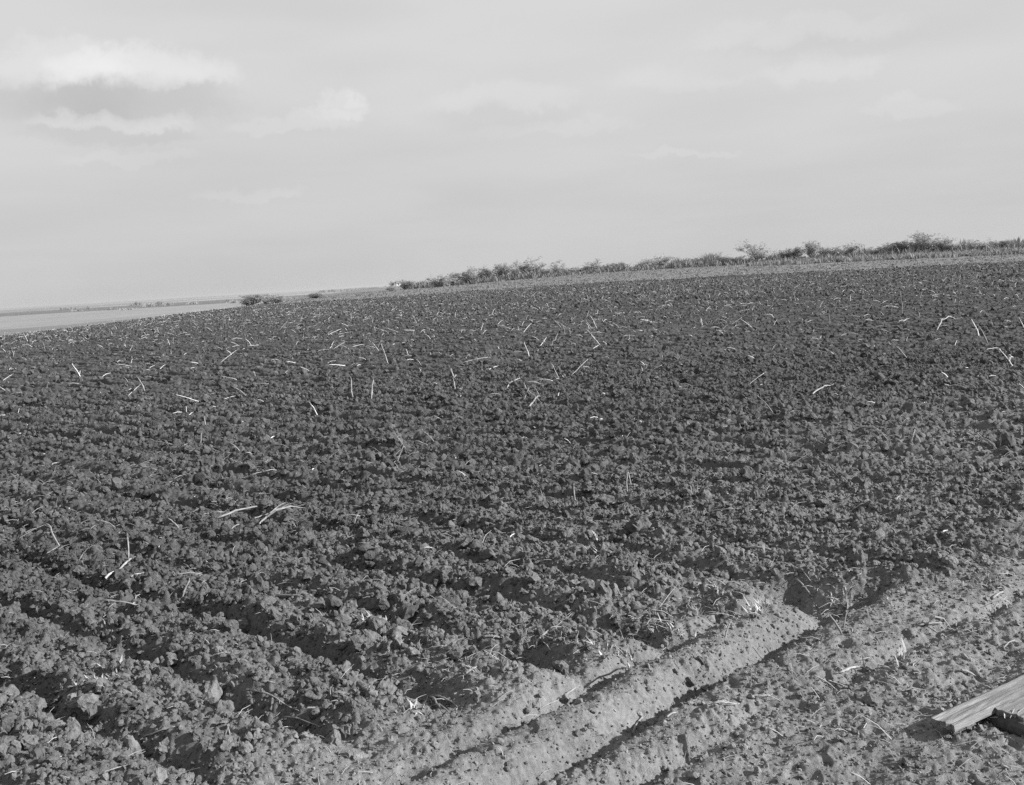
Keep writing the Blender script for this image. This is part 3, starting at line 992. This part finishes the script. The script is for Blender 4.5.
lying((564, 698), (576, 692), 1.9, 'thick broken piece right of the thin stick on the smooth mound')
lying((426, 654), (444, 655), 1.4, 'straight piece lying along the ridge left of the mound crest')
lying((610, 676), (628, 673), 1.6, 'level pale piece lying in the upper headland furrow')
lying((725, 637), (731, 625), 1.5, 'tilted piece on the lit flank below the middle pit', rise=.03)
lying((746, 550), (772, 553), 2.4, 'frayed light bundle of stalk above the middle pit', leaf=True, split=True)
lying((797, 586), (811, 598), 1.5, 'stick slanting across the dark right pit')
lying((831, 616), (842, 634), 1.9, 'stout leaning stalk at the right rim of the right pit', rise=.05, split=True)
standing((843, 629), 614, 1.3, 'upright thin stub beside the stout leaning stalk at the right pit', lean=.3)
lying((840, 675), (859, 666), 2.2, 'broad pale splinter lying in the second headland furrow')
lying((814, 680), (835, 689), 1.1, 'slender stick below the broad pale splinter')
lying((632, 731), (642, 721), 1.9, 'pale stub lying across the shadowed main furrow near the bottom edge')
lying((667, 719), (676, 712), 1.6, 'short pale stub on the near bank of the main furrow')
lying((747, 698), (771, 700), 1.3, 'level stick with a bent end on the near right ground', bend=.2)
lying((714, 709), (737, 707), 1.3, 'weathered stick parallel to the main furrow on its near side')
lying((715, 572), (727, 567), 2.0, 'pale flake at the upper rim of the middle pit')
lying((918, 627), (943, 627), 1.7, 'bowed pale husk strip on the right headland', bend=.12, leaf=True)
lying((963, 551), (972, 555), 2.0, 'bright stub alone among the clods at the upper right headland')
lying((961, 675), (974, 676), 2.2, 'bright flat chip between the splinter and the boards')
lying((962, 635), (977, 634), 1.0, 'thin level straw stem right of the bowed husk strip')
lying((887, 700), (933, 714), 0.8, 'very thin long stem pointing at the split plank')
lying((932, 705), (951, 703), 0.8, 'very thin short stem just above the split plank')
lying((992, 601), (1003, 596), 2.2, 'pale scrap at the right end of the second headland furrow')
lying((1003, 650), (1014, 643), 1.3, 'straight stick slanting up near the right border of the headland')
lying((850, 583), (861, 579), 1.7, 'small bright scrap right of the right pit')
lying((515, 390), (540, 405), 1.3, 'upper long stalk of the tangled heap in mid field', leaf=True)
lying((523, 403), (530, 389), 1.1, 'leaning stalk of the tangled heap in mid field', rise=.25, leaf=True)
lying((530, 410), (541, 398), 1.3, 'lower stalk of the tangled heap in mid field', split=True)
lying((517, 404), (528, 407), 1.2, 'short piece at the left of the tangled heap in mid field')
lying((371, 400), (376, 381), 1.2, 'lone tall leaning stalk left of the tangled heap', rise=.4, bend=.15)
lying((353, 399), (349, 379), 1.0, 'lone thin leaning stalk with a bent tip, farther left than the tall leaning one', rise=.4, bend=-.3)
lying((507, 389), (520, 381), 1.1, 'bright straight piece just above the tangled heap')
lying((396, 467), (405, 447), 1.0, 'dull stalk standing tilted in the middle rows left of the paired stubs', rise=.25)
lying((415, 444), (428, 448), 1.2, 'short bright piece right above the dull tilted stalk')
standing((575, 506), 487, 1.2, 'single upright stub casting its shadow left, in the centre of the field')
standing((627, 492), 473, 1.1, 'taller upright stub right of the single centre stub', lean=.1)
standing((631, 489), 473, 0.9, 'shorter upright stub touching the taller one right of centre', lean=-.12)
standing((625, 516), 505, 0.9, 'small upright stub below the touching pair of stubs')
standing((692, 497), 487, 1.0, 'upright stub among three at right of centre, the left one', lean=-.1)
standing((697, 495), 486, 0.9, 'upright stub among three at right of centre, the right one', lean=.15)
standing((902, 317), 292, 0.6, 'thin post-like stalk standing far off in the upper right rows')
lying((861, 429), (886, 440), 1.4, 'pale long stalk with ragged end in the right middle rows', split=True)
lying((988, 345), (980, 325), 1.1, 'tall leaning stalk near the right border of the far rows', rise=.5)
lying((945, 388), (970, 392), 1.5, 'thick level stalk near the right border in mid field', split=True)
lying((897, 346), (908, 361), 1.1, 'bent down stalk left of the thick level one', rise=.2)
lying((812, 396), (831, 387), 1.1, 'straight bright stalk lying alone in the right middle rows')
lying((964, 438), (996, 455), 1.2, 'long thin stalk slanting to the right border above the headland')
lying((800, 460), (832, 475), 1.1, 'long faint stalk slanting right above the right pit', leaf=True)
lying((935, 331), (954, 321), 1.0, 'straight stalk slanting up in the far right rows')
lying((191, 457), (232, 455), 1.0, 'long thin level stalk lying on the left middle ridge')
lying((145, 442), (165, 451), 1.1, 'curved light stalk above the long thin level one', bend=.25)
lying((233, 387), (246, 396), 1.1, 'bright short stalk in the left far rows', rise=.05)
lying((138, 378), (145, 392), 0.9, 'thin tilted stalk in the left far rows', rise=.2)
FEATURED = N_STALK

# everything else that lies about: the largest as objects, the rest as one mass
n = 19000
ys = np.sqrt(RNG.uniform(5.5 ** 2, 129 ** 2, n)); px = RNG.uniform(-40, 1064, n)
xs = (px - 512) / FPX * ys
pl, ins = masks(xs, ys)
keep = (pl > .5) & ins & (vnoise(xs / 2.5, ys / 2.5, 401) * 1.3 > RNG.uniform(0, 1, n))
xs, ys = xs[keep], ys[keep]
n = len(xs)
ln = np.where(RNG.uniform(0, 1, n) < .45, RNG.uniform(.03, .12, n), RNG.uniform(.08, .26, n)) * np.where(RNG.uniform(0, 1, n) < .25, 1.7, 1.0) * (0.65 + .55 * sstep(8, 25, ys))
az = RNG.uniform(0, 6.283, n)
tilt = np.abs(RNG.normal(0, 1, n)) * np.where(RNG.uniform(0, 1, n) < .5, .6, .12)
tilt = np.minimum(tilt, 1.45)
rd = RNG.uniform(.0028, .0075, n) * (1 + .25 * sstep(20, 70, ys))
zs = height(xs, ys) + .012 + .03 * sstep(12, 40, ys)
order = np.argsort(-ln / ys)
SHAPES = {}
def shape(kind, j, mat):
    j = j + (100 if mat is M_STALK else 0)
    if (kind, j) not in SHAPES:
        SHAPES[(kind, j)] = stalk_mesh(7000 + 31 * (j % 100) + len(kind), 1.0, .025 if kind != 'leafy' else .028, .0 if kind == 'straight' else .25, kind == 'leafy', kind != 'bent', mat)
    return SHAPES[(kind, j)]
ZONES = ((11, 'in the nearest ploughed rows'), (22, 'among clods of the middle rows'), (48, 'in rows beyond mid field'), (200, 'in the farthest rows'))
KINDS = ('straight', 'bent', 'leafy')
TEXT = {'straight': 'small straight pale stalk', 'bent': 'small bent pale stalk', 'leafy': 'small pale stalk with a torn leaf'}
n_ind = 285 - FEATURED
for q, i in enumerate(order[:n_ind]):
    kind = KINDS[(q * 7 + q // 5) % 3]
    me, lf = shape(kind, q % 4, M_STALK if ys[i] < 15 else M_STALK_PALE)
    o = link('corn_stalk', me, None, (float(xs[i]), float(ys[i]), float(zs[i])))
    o.rotation_euler = (0, -float(tilt[i]), float(az[i]))
    L = float(ln[i]); R = float(rd[i]) / .025
    o.scale = (L, R, R) if kind != 'bent' else (L, L, R)
    if kind != 'straight': o.scale = (L, max(L * .8, R), max(R, L * .5))
    zone = next(t for lim, t in ZONES if ys[i] < lim)
    tag(o, TEXT[kind] + ' ' + zone, 'corn stalk', 'small corn stalks ' + zone)
    if lf: link('leaf', lf, o)

rest = order[n_ind:]
def sticks_mesh(name, x, y, z, ln, az, tilt, r, mat, bend=0.15):
    m = len(x)
    d = np.stack((np.cos(az) * np.cos(tilt), np.sin(az) * np.cos(tilt), np.sin(tilt)), 1)
    s = np.stack((-np.sin(az), np.cos(az), np.zeros(m)), 1)
    u = np.cross(d, s)
    p0 = np.stack((x, y, z), 1)
    bd = RNG.normal(0, bend, m)[:, None]
    rings = []
    for t, k in ((0, 1.0), (.5, .95), (1.0, .55)):
        c = p0 + d * (ln * t)[:, None] + s * bd * (ln * (t * t))[:, None] + u * (ln * .08 * math.sin(math.pi * t))[:, None]
        for an in (0, 2.094, 4.189):
            rings.append(c + (s * math.cos(an) + u * math.sin(an)) * (r * k)[:, None])
    V = np.stack(rings, 1)
    f = []
    for a in (0, 3):
        for k in range(3):
            f.append((a + k, a + (k + 1) % 3, a + 3 + (k + 1) % 3, a + 3 + k))
    F = (np.array(f).ravel()[None] + (np.arange(m) * 9)[:, None]).ravel()
    return np_mesh(name, V.reshape(-1, 3), F, np.full(m * 6, 4), mat, True)

me = sticks_mesh('stalk_litter', xs[rest], ys[rest], zs[rest], ln[rest], az[rest], tilt[rest], rd[rest] * 1.15, M_STALK_PALE)
tag(link('stalk_litter', me), 'bits of corn stalk strewn thinly over the far field', None, None, 'stuff')

# fine straw and trash close to the camera
n = 13000
ys = np.sqrt(RNG.uniform(3.4 ** 2, 13 ** 2, n)); px = RNG.uniform(-60, 1084, n)
xs = (px - 512) / FPX * ys
pl, ins = masks(xs, ys)
p_keep = np.where(pl > .5, .30 + .35 * (vnoise(xs * 1.6, ys * 1.6, 611) > .68), .6 * vnoise(xs * 2.6, ys * 2.6, 613) + .4 * sstep(1.0, 2.4, xs))
keep = RNG.uniform(0, 1, n) < p_keep
# tufts of dead roots on the pit rims
tx, ty = [], []
for pw, pt, *_ in PITS[:5]:
    k = 80
    w_ = pw + RNG.normal(.14, .12, k); t_ = pt + RNG.normal(0.02, .16, k)
    tx.append(w_ * VX + t_ * UX); ty.append(w_ * VY + t_ * UY)
xs = np.concatenate([xs[keep]] + tx); ys = np.concatenate([ys[keep]] + ty)
m = len(xs)
lnm = RNG.uniform(.02, .09, m) * np.where(RNG.uniform(0, 1, m) < .12, 1.8, 1)
me = sticks_mesh('straw_litter', xs, ys, height(xs, ys) + .004, lnm, RNG.uniform(0, 6.283, m), np.abs(RNG.normal(0, .28, m)), RNG.uniform(.0007, .0022, m), M_STRAW, .3)
tag(link('straw_litter', me), 'fine straw and root litter over the near soil', None, None, 'stuff')

# dead grass tufts
spots = [(614, 650), (94, 684), (110, 678), (620, 655), (668, 628), (690, 610), (720, 602), (755, 615), (770, 606), (640, 640), (840, 600), (900, 668), (380, 622), (590, 560), (600, 548), (665, 560), (420, 712)]
gx, gy = [], []
for p in spots:
    h_ = ground_hit(*p)
    k = 5
    gx += list(h_.x + RNG.normal(0, .05, k)); gy += list(h_.y + RNG.normal(0, .05, k))
gx, gy = np.array(gx), np.array(gy)
me = blades_mesh('dead_grass', gx, gy, RNG.uniform(.03, .075, len(gx)), np.full(len(gx), .022), 7, .9, M_STRAW, fine=True)
tag(link('dead_grass', me), 'withered grass blades sprouting on the ridge ends', None, None, 'stuff')

# straw rubble on the rotten timber
k = 150
s_ = RNG.uniform(.12, .6, k)
bx = TB0.x + TBD.x * s_ + RNG.normal(.04, .03, k); by = TB0.y + TBD.y * s_ + RNG.normal(.02, .03, k)
me = sticks_mesh('straw_rubble', bx, by, np.full(k, gz + .012) + RNG.uniform(-.03, .006, k), RNG.uniform(.02, .09, k), RNG.uniform(0, 6.283, k), RNG.normal(0, .25, k), RNG.uniform(.001, .004, k), M_STRAW, .3)
tag(link('straw_rubble', me), 'straw and crumbs caught on the rotten timber', None, None, 'stuff')
